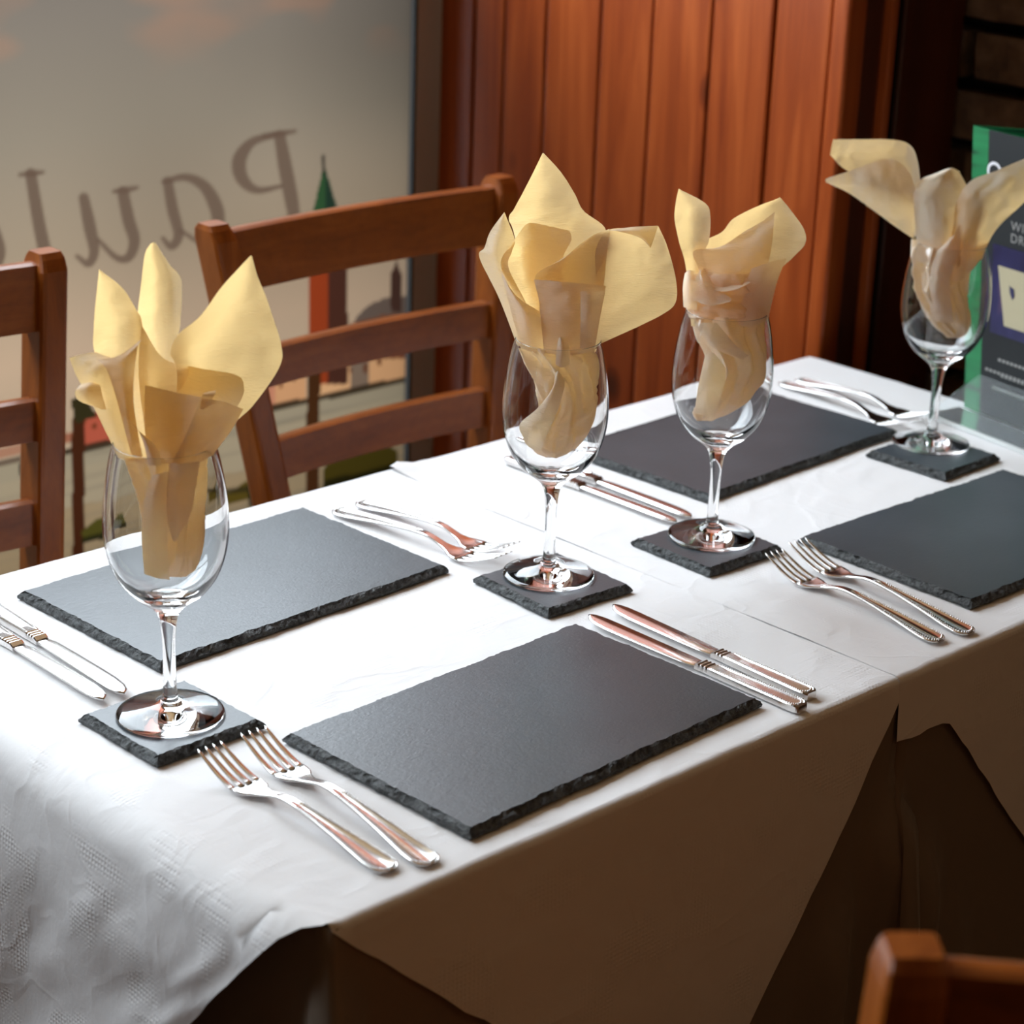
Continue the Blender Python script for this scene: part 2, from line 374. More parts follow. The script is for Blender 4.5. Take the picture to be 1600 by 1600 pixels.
    ca = me.color_attributes.new('print', 'FLOAT_COLOR', 'POINT')
    ca.data.foreach_set('color', np.concatenate([np.clip(img.reshape(-1, 3), 0, 1), np.ones((nx*nz, 1))], 1).astype(np.float32).ravel())
    return link('printed_window_film', me, M['film'])
box('kick_panel', (-1.85, WY, .372), (-1.25, WY+.03, 1.205), M['frame'], wf)
tag(make_film(), 'translucent window film printed with a river town and mirrored lettering', 'window film')

# ================================================================== CHAIRS
def tube_box(pts, wx, wy, bev=.005):
    """square-section bar through pts (list of Vector), section wx along x, wy along y"""
    r = []
    for p in pts:
        ring = []
        for (sx, sy) in ((-1, -1), (1, -1), (1, 1), (-1, 1)):
            for k in range(3):
                a = math.atan2(sy, sx) + (k-1)*math.pi/4
                cx, cy = sx*(wx/2-bev), sy*(wy/2-bev)
                ring.append(Vector((p.x+cx+bev*math.cos(a), p.y+cy+bev*math.sin(a), p.z)))
        r.append(ring)
    return loft(r)
def make_chair(splay=.1435, tilt=.13):
    root = empty('ladder_back_chair')
    HW = lambda z: (.179-.015)+splay*(max(z, .43)-.63)
    BYf = lambda z: tilt*(max(z, .45)-.94) + (-.10*(.45-z) if z < .45 else 0)*-.6
    for s in (-1, 1):
        pts = [Vector((s*HW(z), BYf(z), z)) for z in (0, .15, .3, .43, .5, .6, .7, .8, .9, .925)]
        top = [(.936, .8), (.942, .55)]
        V, Fc = tube_box(pts, .031, .042)
        n = len(V)//len(pts); c = Vector((s*HW(.94), BYf(.94), 0))
        rings = [V[i*n:(i+1)*n] for i in range(len(pts))]
        for z, k in top:
            rings.append([Vector((c.x+(p.x-pts[-1].x)*(.6+.4*k), c.y+(p.y-pts[-1].y)*k, z)) for p in rings[len(pts)-1]])
        V, Fc = loft(rings)
        o = mesh('back_post', V, Fc, M['chair'], root)
        for p in o.data.polygons: p.use_smooth = False
        o2 = box('front_leg', (s*.17-.017, -.445, 0), (s*.17+.017, -.41, .43), M['chair'], root, .005)
        box('side_stretcher', (s*.16-.009, -.42, .20), (s*.16+.009, -.05, .232), M['chair'], root, .004)
    for za, zb in ((.866, .931), (.757, .797), (.652, .695)):
        n = 15; rings = []
        for i in range(n):
            t = i/(n-1)*2-1; r = []
            for (z, d) in ((za, -.009), (zb, -.009), (zb+.002, -.004), (zb+.002, .004), (zb, .009), (za, .009), (za-.001, .004), (za-.001, -.004)):
                r.append(Vector((t*(HW(z)-.012), BYf(z)+d+.012*(1-t*t), z)))
            rings.append(r)
        V, Fc = loft(rings); mesh('back_rail', V, Fc, M['chair_rail'], root)
    bm = box_bm((-.20, -.46, .43), (.20, -.055, .462), .01, 3); from_bm('seat', bm, M['chair'], root)
    box('front_apron', (-.155, -.44, .38), (.155, -.42, .43), M['chair'], root, .003)
    return root
ch = make_chair(); ch.location = (.188, .6, 0)
tag(ch, 'brown wooden ladder-back chair beside the plank wall, whole back visible', 'chair', 'ladder-back chairs')
c2 = copy_tree(ch); c2.location = (-.4355, .6, 0)
tag(c2, 'brown wooden ladder-back chair cut off by the left edge, behind the lettered window glass', 'chair')
c2['label'] = 'brown wooden ladder-back chair cut off by the left edge of the photo'
c3 = make_chair(splay=-.02, tilt=.10)
ang = math.atan2(-.66, .75)
c3.rotation_euler = (0, 0, ang + math.pi)          # back turned to the camera
bx = Vector((.75, -.66, 0)); c3.location = Vector((-.607, -.772, 0)) + bx*.150 - Vector((0, 0, .003))
c3.location.z = 0
tag(c3, 'wooden chair in the near right corner, back post and top rail seen from behind', 'chair', 'ladder-back chairs')

# ================================================================== TABLES
TW = .32
def make_table(x0, x1, label):
    t = empty('dining_table', ((x0+x1)/2, 0, 0)); hw = (x1-x0)/2
    box('table_top', (-hw+.006, -TW+.006, TZ-.035), (hw-.006, TW-.006, TZ-.0065), M['tablewood'], t, .003)
    for sx in (-1, 1):
        for sy in (-1, 1):
            cx, cy = sx*(hw-.06), sy*(TW-.06)
            box('leg', (cx-.02, cy-.02, 0), (cx+.02, cy+.02, TZ-.035), M['tablewood'], t, .003)
    tag(t, label, 'table', 'square tables pushed together'); return t
make_table(-.602, -.004, 'square table nearest the camera under white paper and taupe satin')
make_table(.004, .655, 'square table by the plank wall under white paper and taupe satin')

def satin(x0, x1, hems, seed, label):
    """under-cloth: top plus a hanging skirt that gathers in folds at the corners"""
    e = .0015; X0, X1, Y0, Y1 = x0-e if x0 < -.1 else x0+.002, x1+e if x1 > .1 else x1-.002, -TW-e, TW+e
    r = .006; per = []
    def side(a, b, nrm, hem):
        n = 60
        for i in range(n):
            t = i/n; p = Vector(a).lerp(Vector(b), t); per.append((p, Vector(nrm), hem, min(t, 1-t)*(Vector(b)-Vector(a)).length))
    side((X0, Y0, 0), (X1, Y0, 0), (0, -1, 0), hems[0]); side((X1, Y0, 0), (X1, Y1, 0), (1, 0, 0), hems[1])
    side((X1, Y1, 0), (X0, Y1, 0), (0, 1, 0), hems[2]); side((X0, Y1, 0), (X0, Y0, 0), (-1, 0, 0), hems[3])
    n = len(per); rings = []
    c = Vector(((X0+X1)/2, 0, 0))
    rings.append([Vector((p.x, p.y, TZ-.003)) - nn*.02 for p, nn, h, d in per])
    m = 22
    for k in range(m):
        ring = []
        for i, (p, nn, hem, d) in enumerate(per):
            f = k/(m-1); z = TZ-.004-(TZ-.004-hem)*f
            dep = TZ-z; u_ = max(0, min(1, (dep-1.25*d-(.085 if abs(p.x) < .2 else .012))/.06)); wgt = math.exp(-(d/.09)**2)*u_*u_*(3-2*u_)*min(1, .25+dep*3)
            corner = (p-c).normalized()
            ripple = math.sin(d*95+seed+(1.1 if nn.x else 0))
            off = nn*(.0008+.003*f*noise.noise(Vector((d*9+seed, f*2, nn.x)))*(0 if d > .16 else 1)) + nn*wgt*.020*ripple + corner*wgt*.026
            ring.append(Vector((p.x, p.y, z))+off)
        rings.append(ring)
    V, Fc = loft(rings, caps=False)
    n0 = n; Fc.append(tuple(range(n0)))
    o = mesh('satin_cloth', V, Fc, M['satin'], smooth=True)
    return tag(o, label, 'tablecloth', 'taupe satin under-cloths')
satin(-.602, 0, (.36, .40, .53, .50), .4, 'taupe satin under-cloth showing at the near table corner below the paper')
satin(0, .655, (.36, .40, .53, .40), 2.2, 'taupe satin under-cloth hanging in dark folds at the table seam')

def paper(name, xs0, xs1, flaps, label, seed):
    """white paper laid cornerwise: flat top with flaps hanging over the edges. flaps: side -> (length(s), radius)"""
    nx, ny = 64, 64
    rr = {k: v[1] for k, v in flaps.items()}
    ax, bx_ = xs0+rr.get('W', 0), xs1-rr.get('E', 0); ay, by = -TW-.004+rr['S'], TW+.004-rr['N']
    X = np.linspace(ax, bx_, nx); Y = np.linspace(ay, by, ny); V = []; Fc = []
    def zt(x, y):
        ov = .0006*math.exp(-((x+.006)/.02)**2)+.0009*math.exp(-((x-.035)/.006)**2)*(1 if seed > 5 else 0)
        if seed > 5: return TZ+ov+.006*math.exp(-((x-.002)/.014)**2-((y-TW)/.02)**2)+.0007*noise.noise(Vector((x*7+seed, y*7, 0)))+.0004*noise.noise(Vector((x*35, y*35, 0)))
        p = Vector((x*7+seed, y*7, 0)); return TZ+.0016*noise.noise(p)*.35+.0005*noise.noise(p*5)
    for y in Y:
        for x in X: V.append((x, y, zt(x, y)))
    for j in range(ny-1):
        for i in range(nx-1): Fc.append((j*nx+i, j*nx+i+1, (j+1)*nx+i+1, (j+1)*nx+i))
    def flap(idx, sv, nrm, lf, r, flip, rough):
        arc = math.pi*r/2; m = 30; prev = idx
        for k in range(1, m+1):
            cur = []
            for q, i0 in enumerate(idx):
                Ltot = max(lf(sv[q]), .003); a = Ltot*k/m
                if Ltot > arc*1.5 and k <= 8: a = arc*k/8
                elif Ltot > arc*1.5: a = arc+(Ltot-arc)*(k-8)/(m-8)
                base = Vector(V[i0])
                if a < arc: th = a/r; out, dn = r*math.sin(th), r*(1-math.cos(th))
                else: out, dn = r, r+(a-arc)
                wv = min(1, dn/.08)*rough
                p = Vector((sv[q]*6+seed, dn*6, nrm.x*3)); out2 = wv*(.5+.5*noise.noise(p)+.12*noise.noise(p*4)) + wv*.25*abs(noise.noise(p*2.2)) + (wv*.45*ridge(Vector(((sv[q]*.8-dn)*11, (sv[q]+dn)*2.5, seed)))+wv*.2*ridge(Vector(((sv[q]*.9-dn)*30, (sv[q]+dn)*6, seed))) if nrm.x < 0 else 0)
                V.append(tuple(base+nrm*(out+out2)-Vector((0, 0, dn)))); cur.append(len(V)-1)
            for q in range(len(idx)-1):
                f = (prev[q], prev[q+1], cur[q+1], cur[q]); Fc.append(f[::-1] if flip else f)
            prev = cur
    S_ = [i for i in range(nx)]; N_ = [(ny-1)*nx+i for i in range(nx)]; W_ = [j*nx for j in range(ny)]; E_ = [j*nx+nx-1 for j in range(ny)]
    ids = dict(S=(S_, X, Vector((0, -1, 0)), True), N=(N_, X, Vector((0, 1, 0)), False), W=(W_, Y, Vector((-1, 0, 0)), False), E=(E_, Y, Vector((1, 0, 0)), True))
    for k, (lf, r, rough) in flaps.items():
        idx, sv, nrm, fl = ids[k]; flap(idx, sv, nrm, lf, r, fl, rough)
    o = mesh(name, V, Fc, M['paper'], smooth=True); bm = bmesh.new(); bm.from_mesh(o.data); bmesh.ops.recalc_face_normals(bm, faces=bm.faces[:]); bm.to_mesh(o.data); bm.free()
    return tag(o, label, 'table paper', 'white paper table covers')
jag = lambda s, k: .004*noise.noise(Vector((s*40, k, 0)))+.003*noise.noise(Vector((s*15, k, 5)))
lfS1 = lambda x: min(.005+.92*(x+.605), .036+1.47*(-.016-x)) + jag(x, 1)
lfW1 = lambda y: .008+1.28*(min(y+.31, .33-y)) + jag(y, 2)
lfN1 = lambda x: min(.01+.9*(x+.61), .03+.9*(0-x))
paper('paper_table_cover', -.628, -.001, {'S': (lfS1, .007, .005), 'W': (lfW1, .026, .012), 'N': (lfN1, .007, .003)}, 'white embossed paper cover hanging over the near end of the joined tables', 3)
lfS2 = lambda x: (.062 if x < .06 else max(.062+1.12*(x-.06), .01) if x < .33 else max(.36-1.0*(x-.33), .01)) + jag(x, 3)
lfE2 = lambda y: .01+1.1*min(y+.32, .32-y)
lfN2 = lambda x: min(.01+.9*x, .01+.9*(.65-x))
paper('paper_table_cover', -.009, .662, {'S': (lfS2, .007, .005), 'E': (lfE2, .007, .003), 'N': (lfN2, .007, .003)}, 'white embossed paper cover on the table by the plank wall', 11)

# ================================================================== SLATES
ZP = TZ+.0012
def slate(name, cx, cy, ang, L, W, T, seed, label, cat, group, chip=.0042):
    st = .0028; per = []
    r = .004
    nL, nW = int(L/st), int(W/st)
    for (a, b, n) in (((-L/2, -W/2), (L/2, -W/2), nL), ((L/2, -W/2), (L/2, W/2), nW), ((L/2, W/2), (-L/2, W/2), nL), ((-L/2, W/2), (-L/2, -W/2), nW)):
        for i in range(n):
            t = i/n; per.append(Vector((a[0]+(b[0]-a[0])*t, a[1]+(b[1]-a[1])*t, 0)))
    def inset(p, d, seed2):
        q = Vector((max(-L/2+d, min(L/2-d, p.x)), max(-W/2+d, min(W/2-d, p.y)), 0)); return q
    rings = []
    lev = [(0, .0012, .7), (.3, .0004, 1.0), (.58, .0016, 1.3), (.82, .0034, 1.6), (1, .0052, 1.15)]
    for k, (h, ins, am) in enumerate(lev):
        ring = []
        for p in per:
            nz = noise.noise(Vector((p.x*70+seed, p.y*70, k*1.1)))*.6+noise.noise(Vector((p.x*230+seed, p.y*230, k*2.7)))*.75+noise.noise(Vector((p.x*18+seed, p.y*18, 4)))*.7
            d = max(0, ins+chip*am*(.45+.55*nz)*.75)
            q = inset(p, d, seed); ring.append(Vector((q.x, q.y, T*h+(0 if k in (0, 4) else .0012*noise.noise(Vector((p.x*200, p.y*200, k+seed)))))))
        rings.append(ring)
    V, Fc = loft(rings, caps=False); n = len(per)
    Fc.append(tuple(range(n))[::-1]); Fc.append(tuple(range(4*n, 5*n)))
    o = mesh(name, V, Fc, M['slate']); o.data.materials.append(M['slate_edge'])
    for p in o.data.polygons:
        p.material_index = 0 if len(p.vertices) > 4 else 1
    o.location = (cx, cy, ZP); o.rotation_euler = (0, 0, ang)
    return tag(o, label, cat, group)
mg, cg = 'slate place mats', 'slate coasters'
slate('slate_place_mat', -.3114, .168, .0407, .3245, .2054, .0075, 1, 'grey slate place mat behind the leftmost glass, between knives and forks', 'place mat', mg)
slate('slate_place_mat', -.304, -.1926, .0335, .3245, .2054, .0075, 5, 'grey slate place mat at the front, the nearest and largest in view', 'place mat', mg)
slate('slate_place_mat', .3290, .1530, .0385, .326, .200, .0075, 9, 'dark slate place mat farthest back, along the plank wall side', 'place mat', mg)
slate('slate_place_mat', .3162, -.180, -.0234, .3245, .2054, .0075, 14, 'dark slate place mat cut off by the right edge', 'place mat', mg)
slate('slate_coaster', -.5149, -.022, .0231, .104, .104, .0075, 21, 'square slate coaster under the leftmost wine glass', 'coaster', cg, .0046)
slate('slate_coaster', -.0982, -.0089, -.0472, .104, .104, .0075, 25, 'square slate coaster under the second wine glass from the left', 'coaster', cg, .0046)
slate('slate_coaster', .0788, -.0329, -.0191, .104, .104, .0075, 29, 'square slate coaster under the third wine glass from the left', 'coaster', cg, .0046)
slate('slate_coaster', .4606, -.0088, .0311, .104, .104, .0075, 33, 'square slate coaster under the wine glass beside the drinks card', 'coaster', cg, .0046)

# ================================================================== WINE GLASSES
ZG = ZP+.0078
def whole_glass():
    n = 80
    foot = [(.0006, .0030), (.0385, .0), (.0405, .0006), (.0412, .0016), (.0405, .0026), (.036, .0032), (.026, .0044), (.0165, .0060), (.0105, .0078), (.0076, .0100), (.0062, .0135), (.0054, .020), (.0049, .035), (.0048, .052), (.0052, .065), (.0064, .0765), (.0083, .0835)]
    bowl = [(.0125, .0895), (.0190, .0945), (.0285, .1025), (.0370, .1140), (.0425, .1275), (.0454, .142), (.0461, .156), (.0452, .172), (.0430, .190), (.0398, .207), (.0376, .2150)]
    rim = [(.03715, .2166), (.0369, .2176), (.03680, .2180), (.03665, .21825), (.03645, .21835), (.03625, .21825), (.0361, .2180), (.0362, .2176), (.03645, .2166)]
    inner = [(.0369, .2150), (.0390, .207), (.0422, .190), (.0444, .172), (.0452, .156), (.0444, .142), (.0413, .128), (.0354, .1155), (.0262, .1058), (.0150, .1000), (.0065, .0978), (.0006, .0975)]
    f2 = crom([Vector((r, z+.0028*max(0, 1-((r-.006)/.03)) if z < .012 else z, 0)) for r, z in foot[5:]+bowl], 70); i2 = crom([Vector((r, z, 0)) for r, z in inner], 36)
    pts = [Vector((r, z, 0)) for r, z in foot[:5]] + f2 + [Vector((r, z, 0)) for r, z in rim] + i2
    return loft([[Vector((p.x*math.cos(2*math.pi*i/n), p.x*math.sin(2*math.pi*i/n), p.y)) for i in range(n)] for p in pts])
V, Fc = whole_glass()
gme = bpy.data.meshes.new('wine_glass'); gme.from_pydata([tuple(v) for v in V], [], Fc); gme.update(); gme.materials.append(M['glass'])
for p in gme.polygons: p.use_smooth = True
GL = [(-.5142, -.0199), (-.0948, .0007), (.0910, -.0268), (.4811, .0100)]
GN = ['clear wine glass farthest left, holding a three-pointed cream napkin', 'clear wine glass second from left, holding the tallest wide-open napkin', 'clear wine glass third from left, holding a tightly twisted napkin', 'clear wine glass on the right beside the green drinks card']
for (x, y), lb in zip(GL, GN):
    o = link('wine_glass', gme); o.location = (x, y, ZG); tag(o, lb, 'wine glass', 'wine glasses')

# ================================================================== NAPKINS
def place(gi, x, y, d):
    """pixel + centimetres towards the viewer from the upright plane through the glass axis"""
    g = Vector((GL[gi][0], GL[gi][1], 0)) - HF*(d/100); r = ray(x, y); t = (g-CAM).dot(HF)/r.dot(HF); return CAM+r*t
def crumple(p, k): return k*(.6*ridge(p*26)+.5*ridge(p*60+Vector((3, 1, 7)))+.3*noise.noise(p*120))
class Nap:
    def __init__(s, gi): s.gi = gi; s.V = []; s.F = []
    def grid(s, G, close=False):
        o = len(s.V); m, n = len(G), len(G[0])
        for r in G: s.V += r
        for i in range(m-1):
            for j in range(n if close else n-1):
                k = (j+1) % n; s.F.append((o+i*n+j, o+i*n+k, o+(i+1)*n+k, o+(i+1)*n+j))
    def sheet(s, rows, n=30, m=44, crk=.0015):
        R = [crom([place(s.gi, *p) for p in r], n) for r in rows]
        cols = [crom([R[i][j] for i in range(len(R))], m) for j in range(n)]
        G = [[cols[j][i] + HF*crumple(cols[j][i]+Vector((s.gi*.7, 0, 0)), crk) for j in range(n)] for i in range(m)]
        s.grid(G)
    def tube(s, rows, depth=1.5, pleats=9, amp=.22, twist=0., seed=0, m=44, dd=0.):
        """rows: (xL, xR, y[, depth]) -> closed pleated body"""
        n = 132; T = [Vector((r[0], r[1], r[2])) for r in rows]; D = [Vector((r[3] if len(r) > 3 else depth, 0, 0)) for r in rows]
        T = crom(T, m); D = crom(D, m); G = []
        for i in range(m):
            xl, xr, y = T[i]; dp = D[i].x; ring = []; f = i/(m-1)
            for j in range(n):
                a = 2*math.pi*j/n
                w_ = a*pleats/(2*math.pi)+twist*f+seed+.6*noise.noise(Vector((math.cos(a)*1.6, math.sin(a)*1.6, f*3+seed)))
                tri = abs((w_ % 1)*2-1)
                cr = .5*noise.noise(Vector((math.cos(a)*2.6, math.sin(a)*2.6, f*9+seed)))+.25*noise.noise(Vector((math.cos(a)*6, math.sin(a)*6, f*20+seed)))
                rr = 1-amp*1.25*tri**.8+amp*.6*cr+amp*.35*ridge(Vector((math.cos(a)*1.7, math.sin(a)*1.7, f*4.5+seed)))
                x = (xl+xr)/2+(xr-xl)/2*math.cos(a)*min(rr, 1.02)
                ring.append(place(s.gi, x, y+6*amp*noise.noise(Vector((math.cos(a)*3, f*6, math.sin(a)*3+seed))), dd+dp*math.sin(a)*rr))
            G.append(ring)
        s.grid(G, True)
        o = len(s.V); last = list(range(o-n, o)); c = sum((s.V[i] for i in last), Vector())/n; s.V.append(c)
        for j in range(n): s.F.append((last[j], last[(j+1) % n], o))
    def build(s, label):
        c = Vector((GL[s.gi][0], GL[s.gi][1], ZG+.1))
        o = mesh('paper_napkin', [v-c for v in s.V], s.F, M['napkin'], smooth=True); o.location = c
        return tag(o, label, 'napkin', 'folded cream napkins')

a = Nap(0)
a.sheet([[(205, 715, -.6), (225, 715, -.6), (245, 715, -.4)], [(165, 610, -1), (195, 600, -1.5), (225, 590, -1)], [(147, 550, -1), (185, 530, -2), (222, 508, -1)], [(146, 510, -1), (178, 490, -1.8), (212, 484, -1.2)], [(150, 462, -1), (165, 452, -1.4), (192, 452, -1.2)], [(154.5, 422, -1), (155, 421, -1), (156, 422, -1)]])
a.sheet([[(230, 715, -1.3), (245, 715, -1.5), (262, 715, -1.3)], [(222, 560, -2), (248, 560, -2.6), (276, 545, -2)], [(214, 506, -2), (245, 500, -3.0), (282, 503, -1.4)], [(220, 445, -2), (248, 442, -2.8), (283, 440, -1.2)], [(226, 398, -2), (240, 400, -2.4), (264, 413, -1.7)], [(235, 381, -2), (239, 379.5, -2), (243, 380, -1.9)]])
a.sheet([[(270, 712, -1), (295, 712, -1), (320, 712, -.8)], [(276, 585, -.2), (320, 605, -2), (366, 662, -1.2)], [(266, 552, .4), (315, 565, -2), (397, 632, -1.5)], [(279, 522, .5), (340, 530, -2.2), (436, 575, -1.5)], [(312, 495, .1), (360, 495, -2), (439, 538, -1.5)], [(345, 450, -.4), (375, 463, -1.5), (418, 472, -1.2)], [(374, 418, -.8), (388, 424, -1.1), (402, 432, -1)], [(390, 401, -1), (392, 400, -1), (393.5, 401, -1)]], n=24, m=44)
a.sheet([[(232, 718, .3), (260, 718, .9), (290, 718, 1.0), (318, 714, .6)], [(222, 645, 0), (260, 645, .2), (310, 645, .7), (352, 660, 1.0)], [(216, 575, -.3), (250, 600, -.6), (310, 610, -.6), (374, 630, .6)], [(221, 508, -.4), (256, 560, -.6), (312, 576, -1.2), (372, 588, -.2), (382, 612, .4)]], n=30)
a.sheet([[(266, 728, 1.9), (300, 728, 1.8), (332, 712, 1.1)], [(290, 680, 2.2), (325, 680, 2.0), (362, 672, 1)], [(313, 622, 2.5), (345, 627, 2.2), (380, 640, .9)]], m=16)
a.sheet([[(312, 640, 2.4), (318, 640, 2.4)], [(316, 618, 2.4), (335, 618, 2.0)], [(322, 614, 1.6), (337, 610, 1.2)]], n=8, m=8)
a.sheet([[(232, 725, 1.6), (255, 725, 1.7), (282, 725, 1.8)], [(226, 665, 1.2), (260, 668, 1.0), (300, 665, 2)], [(226, 602, .8), (268, 612, 1.2), (318, 622, 2.1)]], m=16)
a.sheet([[(232, 728, 2.0), (243, 728, 2.2), (252, 728, 2.0)], [(219, 680, 1.6), (228, 690, 2.0), (245, 700, 1.5)], [(198, 650, 1.2), (203, 660, 1.5), (214, 672, 1.0)]], n=8, m=10)
a.sheet([[(184, 716, .4), (200, 722, .8), (224, 722, .7)], [(146, 636, .3), (170, 625, .9), (206, 625, .3)], [(121, 592, .3), (150, 582, .9), (195, 572, 0)], [(108, 560, 0), (130, 554, -.2), (149, 551, -.5)]])
a.sheet([[(205, 712, 1), (212, 714, 1), (221, 714, 1)], [(181, 622, 1.0), (196, 632, 1.5), (208, 620, 1.2)], [(166, 578, .8), (190, 574, 1.3), (214, 548, 1.0)], [(150, 563, .2), (185, 556, .9), (221, 530, .6)]])
a.sheet([[(150, 636, .9), (158, 640, 1.0), (166, 640, .9)], [(122, 626, .9), (140, 628, 1.2), (160, 618, 1.1)], [(117, 612, .9), (138, 606, 1.3), (156, 604, 1.0)], [(126, 601, .7), (140, 598, .9), (150, 599, .8)]], n=10, m=14)
a.tube([(190, 326, 716, 1.6), (202, 325, 745, 1.7), (215, 323, 785, 1.7), (222, 321, 820, 1.6), (222, 316, 860, 1.4), (226, 306, 890, 1.2), (238, 292, 903, .7)], pleats=7, amp=.2, seed=.3)
a.sheet([[(225, 898, 1.7), (245, 905, 1.9), (265, 908, 1.7)], [(221, 840, 1.9), (240, 845, 2.2), (261, 845, 2.0)], [(224, 790, 1.9), (242, 790, 2.3), (262, 790, 2.1)], [(236, 744, 1.8), (250, 740, 2.2), (264, 736, 2.0)]], n=10)
a.sheet([[(268, 842, 1.9), (273, 848, 1.9), (280, 836, 1.8)], [(259, 800, 2.1), (278, 806, 2.3), (298, 800, 1.9)], [(264, 724, 2.1), (284, 724, 2.4), (312, 722, 2.0)]], n=10)
a.build('cream paper napkin with three tall points in the leftmost glass')

b = Nap(1)
b.sheet([[(835, 545, -1.5), (865, 545, -1.8), (895, 545, -1.5)], [(806, 378, -2), (860, 392, -3), (935, 392, -2)], [(795, 343, -2), (850, 350, -3), (946, 358, -2.2)], [(803, 327, -2), (850, 332, -3), (912, 330, -2.2)], [(815, 305, -2), (850, 300, -2.8), (898, 303, -2.2)], [(832, 272, -2), (850, 268, -2.4), (877, 270, -2.2)], [(847.5, 240, -2), (848.5, 239, -2), (850, 240, -2)]], m=36)
b.sheet([[(808, 540, 0), (820, 542, .3), (835, 542, .4)], [(779, 465, -.5), (800, 472, .3), (825, 482, .3)], [(749, 403, -1), (775, 410, -.2), (795, 420, 0)], [(757, 387, -1), (776, 390, -.3), (800, 393, -.3)], [(766, 362, -1), (783, 362, -.5), (804, 374, -.6)], [(787, 333, -1), (788, 332, -1), (789, 334, -1)]])
b.sheet([[(845, 530, -.5), (860, 530, -.8), (880, 530, -.8)], [(802, 455, -.2), (835, 450, -1.4), (872, 450, -1.2)], [(782, 412, 0), (825, 405, -1.7), (880, 402, -1.4)], [(802, 378, -.6), (840, 368, -1.9), (893, 376, -1.5)], [(820, 352, -1.2), (835, 349, -1.7), (890, 361, -1.6)]])
b.sheet([[(814, 545, 1), (830, 550, 1.4), (850, 548, 1.3)], [(800, 492, .9), (825, 498, 1.7), (850, 503, 1.4)], [(786, 440, .3), (808, 468, 1.3), (845, 493, 1.1)], [(781, 420, .0), (806, 462, 1.1), (844, 488, 1.0)]], m=20)
b.sheet([[(912, 548, 0), (925, 548, .2), (938, 538, .3)], [(930, 452, -.5), (965, 470, -.7), (985, 516, -.3)], [(930, 397, -.6), (1000, 430, -1.5), (1035, 492, -.8)], [(940, 370, -.5), (1010, 392, -1.7), (1056, 472, -1)], [(952, 359, -.5), (1015, 366, -1.5), (1056, 436, -1.2)], [(986, 356, -.8), (1022, 356, -1.2), (1043, 386, -1.2)], [(1026, 353.5, -1.2), (1028, 353, -1.2), (1030, 356, -1.2)]], n=24, m=36)
b.sheet([[(948, 360, -.4), (990, 355, -.5), (1028, 353, -.9)], [(966, 362, -.1), (1000, 363, 0), (1025, 364, -.5)], [(1000, 372, 0), (1012, 378, .1), (1020, 378, -.3)], [(1015, 386, 0), (1016, 388, 0), (1017, 387, -.1)]], n=10, m=12)
b.sheet([[(845, 545, 0), (880, 545, 0), (925, 545, 0)], [(842, 470, .2), (890, 460, -.6), (940, 470, -.2)], [(836, 436, .4), (885, 425, -1.1), (945, 432, -.4)], [(848, 421, .3), (895, 405, -1.2), (948, 402, -.8)], [(880, 405, .1), (915, 378, -1.0), (952, 366, -.8)], [(905, 382, -.1), (928, 367, -.6), (952, 358, -.8)]], n=24)
b.sheet([[(850, 552, 1.5), (890, 556, 1.9), (928, 550, 1.4)], [(845, 500, 1.5), (890, 500, 2.0), (932, 502, 1.5)], [(842, 470, 1.3), (890, 470, 1.8), (939, 476, 1.4)], [(834, 437, .8), (885, 441, 1.3), (947, 447, .9)]])
b.sheet([[(906, 545, 2.2), (918, 545, 2.3), (930, 542, 2.0)], [(907, 500, 2.3), (920, 500, 2.45), (937, 500, 2.0)], [(907, 455, 2.0), (925, 456, 2.1), (946, 455, 1.5)]], n=8, m=12)
b.sheet([[(868, 570, 2.3), (878, 575, 2.5), (890, 570, 2.2)], [(870, 545, 2.4), (880, 548, 2.6), (890, 545, 2.2)], [(873, 530, 2.2), (876, 526, 2.4), (884, 528, 2.0)]], n=8, m=10)
b.tube([(810, 935, 545, 1.7), (820, 936, 570, 2.0), (832, 935, 600, 2.0), (842, 933, 635, 1.8), (826, 927, 662, 1.8), (818, 915, 686, 1.7), (834, 893, 707, 1.3), (850, 874, 717, .6)], pleats=7, amp=.3, twist=1.6, seed=1.1)
b.sheet([[(820, 690, 1.6), (828, 700, 1.8), (845, 706, 1.8)], [(812, 664, 1.5), (832, 668, 2.3), (858, 672, 2.4)], [(838, 640, 1.9), (850, 645, 2.5), (872, 640, 2.7)], [(862, 610, 2.3), (868, 600, 2.9), (882, 604, 2.6)], [(868, 585, 2.2), (872, 580, 2.7), (880, 590, 2.4)]], n=12)
b.build('cream paper napkin opened into wide petals in the second glass from the left')

c = Nap(2)
c.sheet([[(1080, 510, 0), (1095, 510, 0), (1105, 510, 0)], [(1072, 420, 0), (1085, 416, -.4), (1098, 410, 0)], [(1061, 378, 0), (1082, 376, -.9), (1108, 376, 0)], [(1054, 342, 0), (1080, 338, -1.0), (1110, 338, 0)], [(1056, 316, 0), (1075, 315, -.5), (1102, 318, 0)], [(1060, 296, 0), (1061, 295, 0), (1064, 297, 0)]])
c.sheet([[(1130, 500, -1), (1160, 500, -1.2), (1185, 500, -1)], [(1086, 402, -.8), (1150, 420, -1.7), (1216, 428, -.7)], [(1100, 378, -1), (1165, 390, -2.1), (1238, 404, -1)], [(1128, 363, -1.2), (1185, 365, -2.3), (1258, 382, -.9)], [(1145, 343, -1.2), (1195, 340, -2.1), (1257, 360, -1)], [(1180, 324, -1.2), (1205, 322, -1.7), (1239, 333, -1)], [(1217, 310, -1.2), (1219, 309, -1.2), (1222, 312, -1.2)]], n=22, m=36)
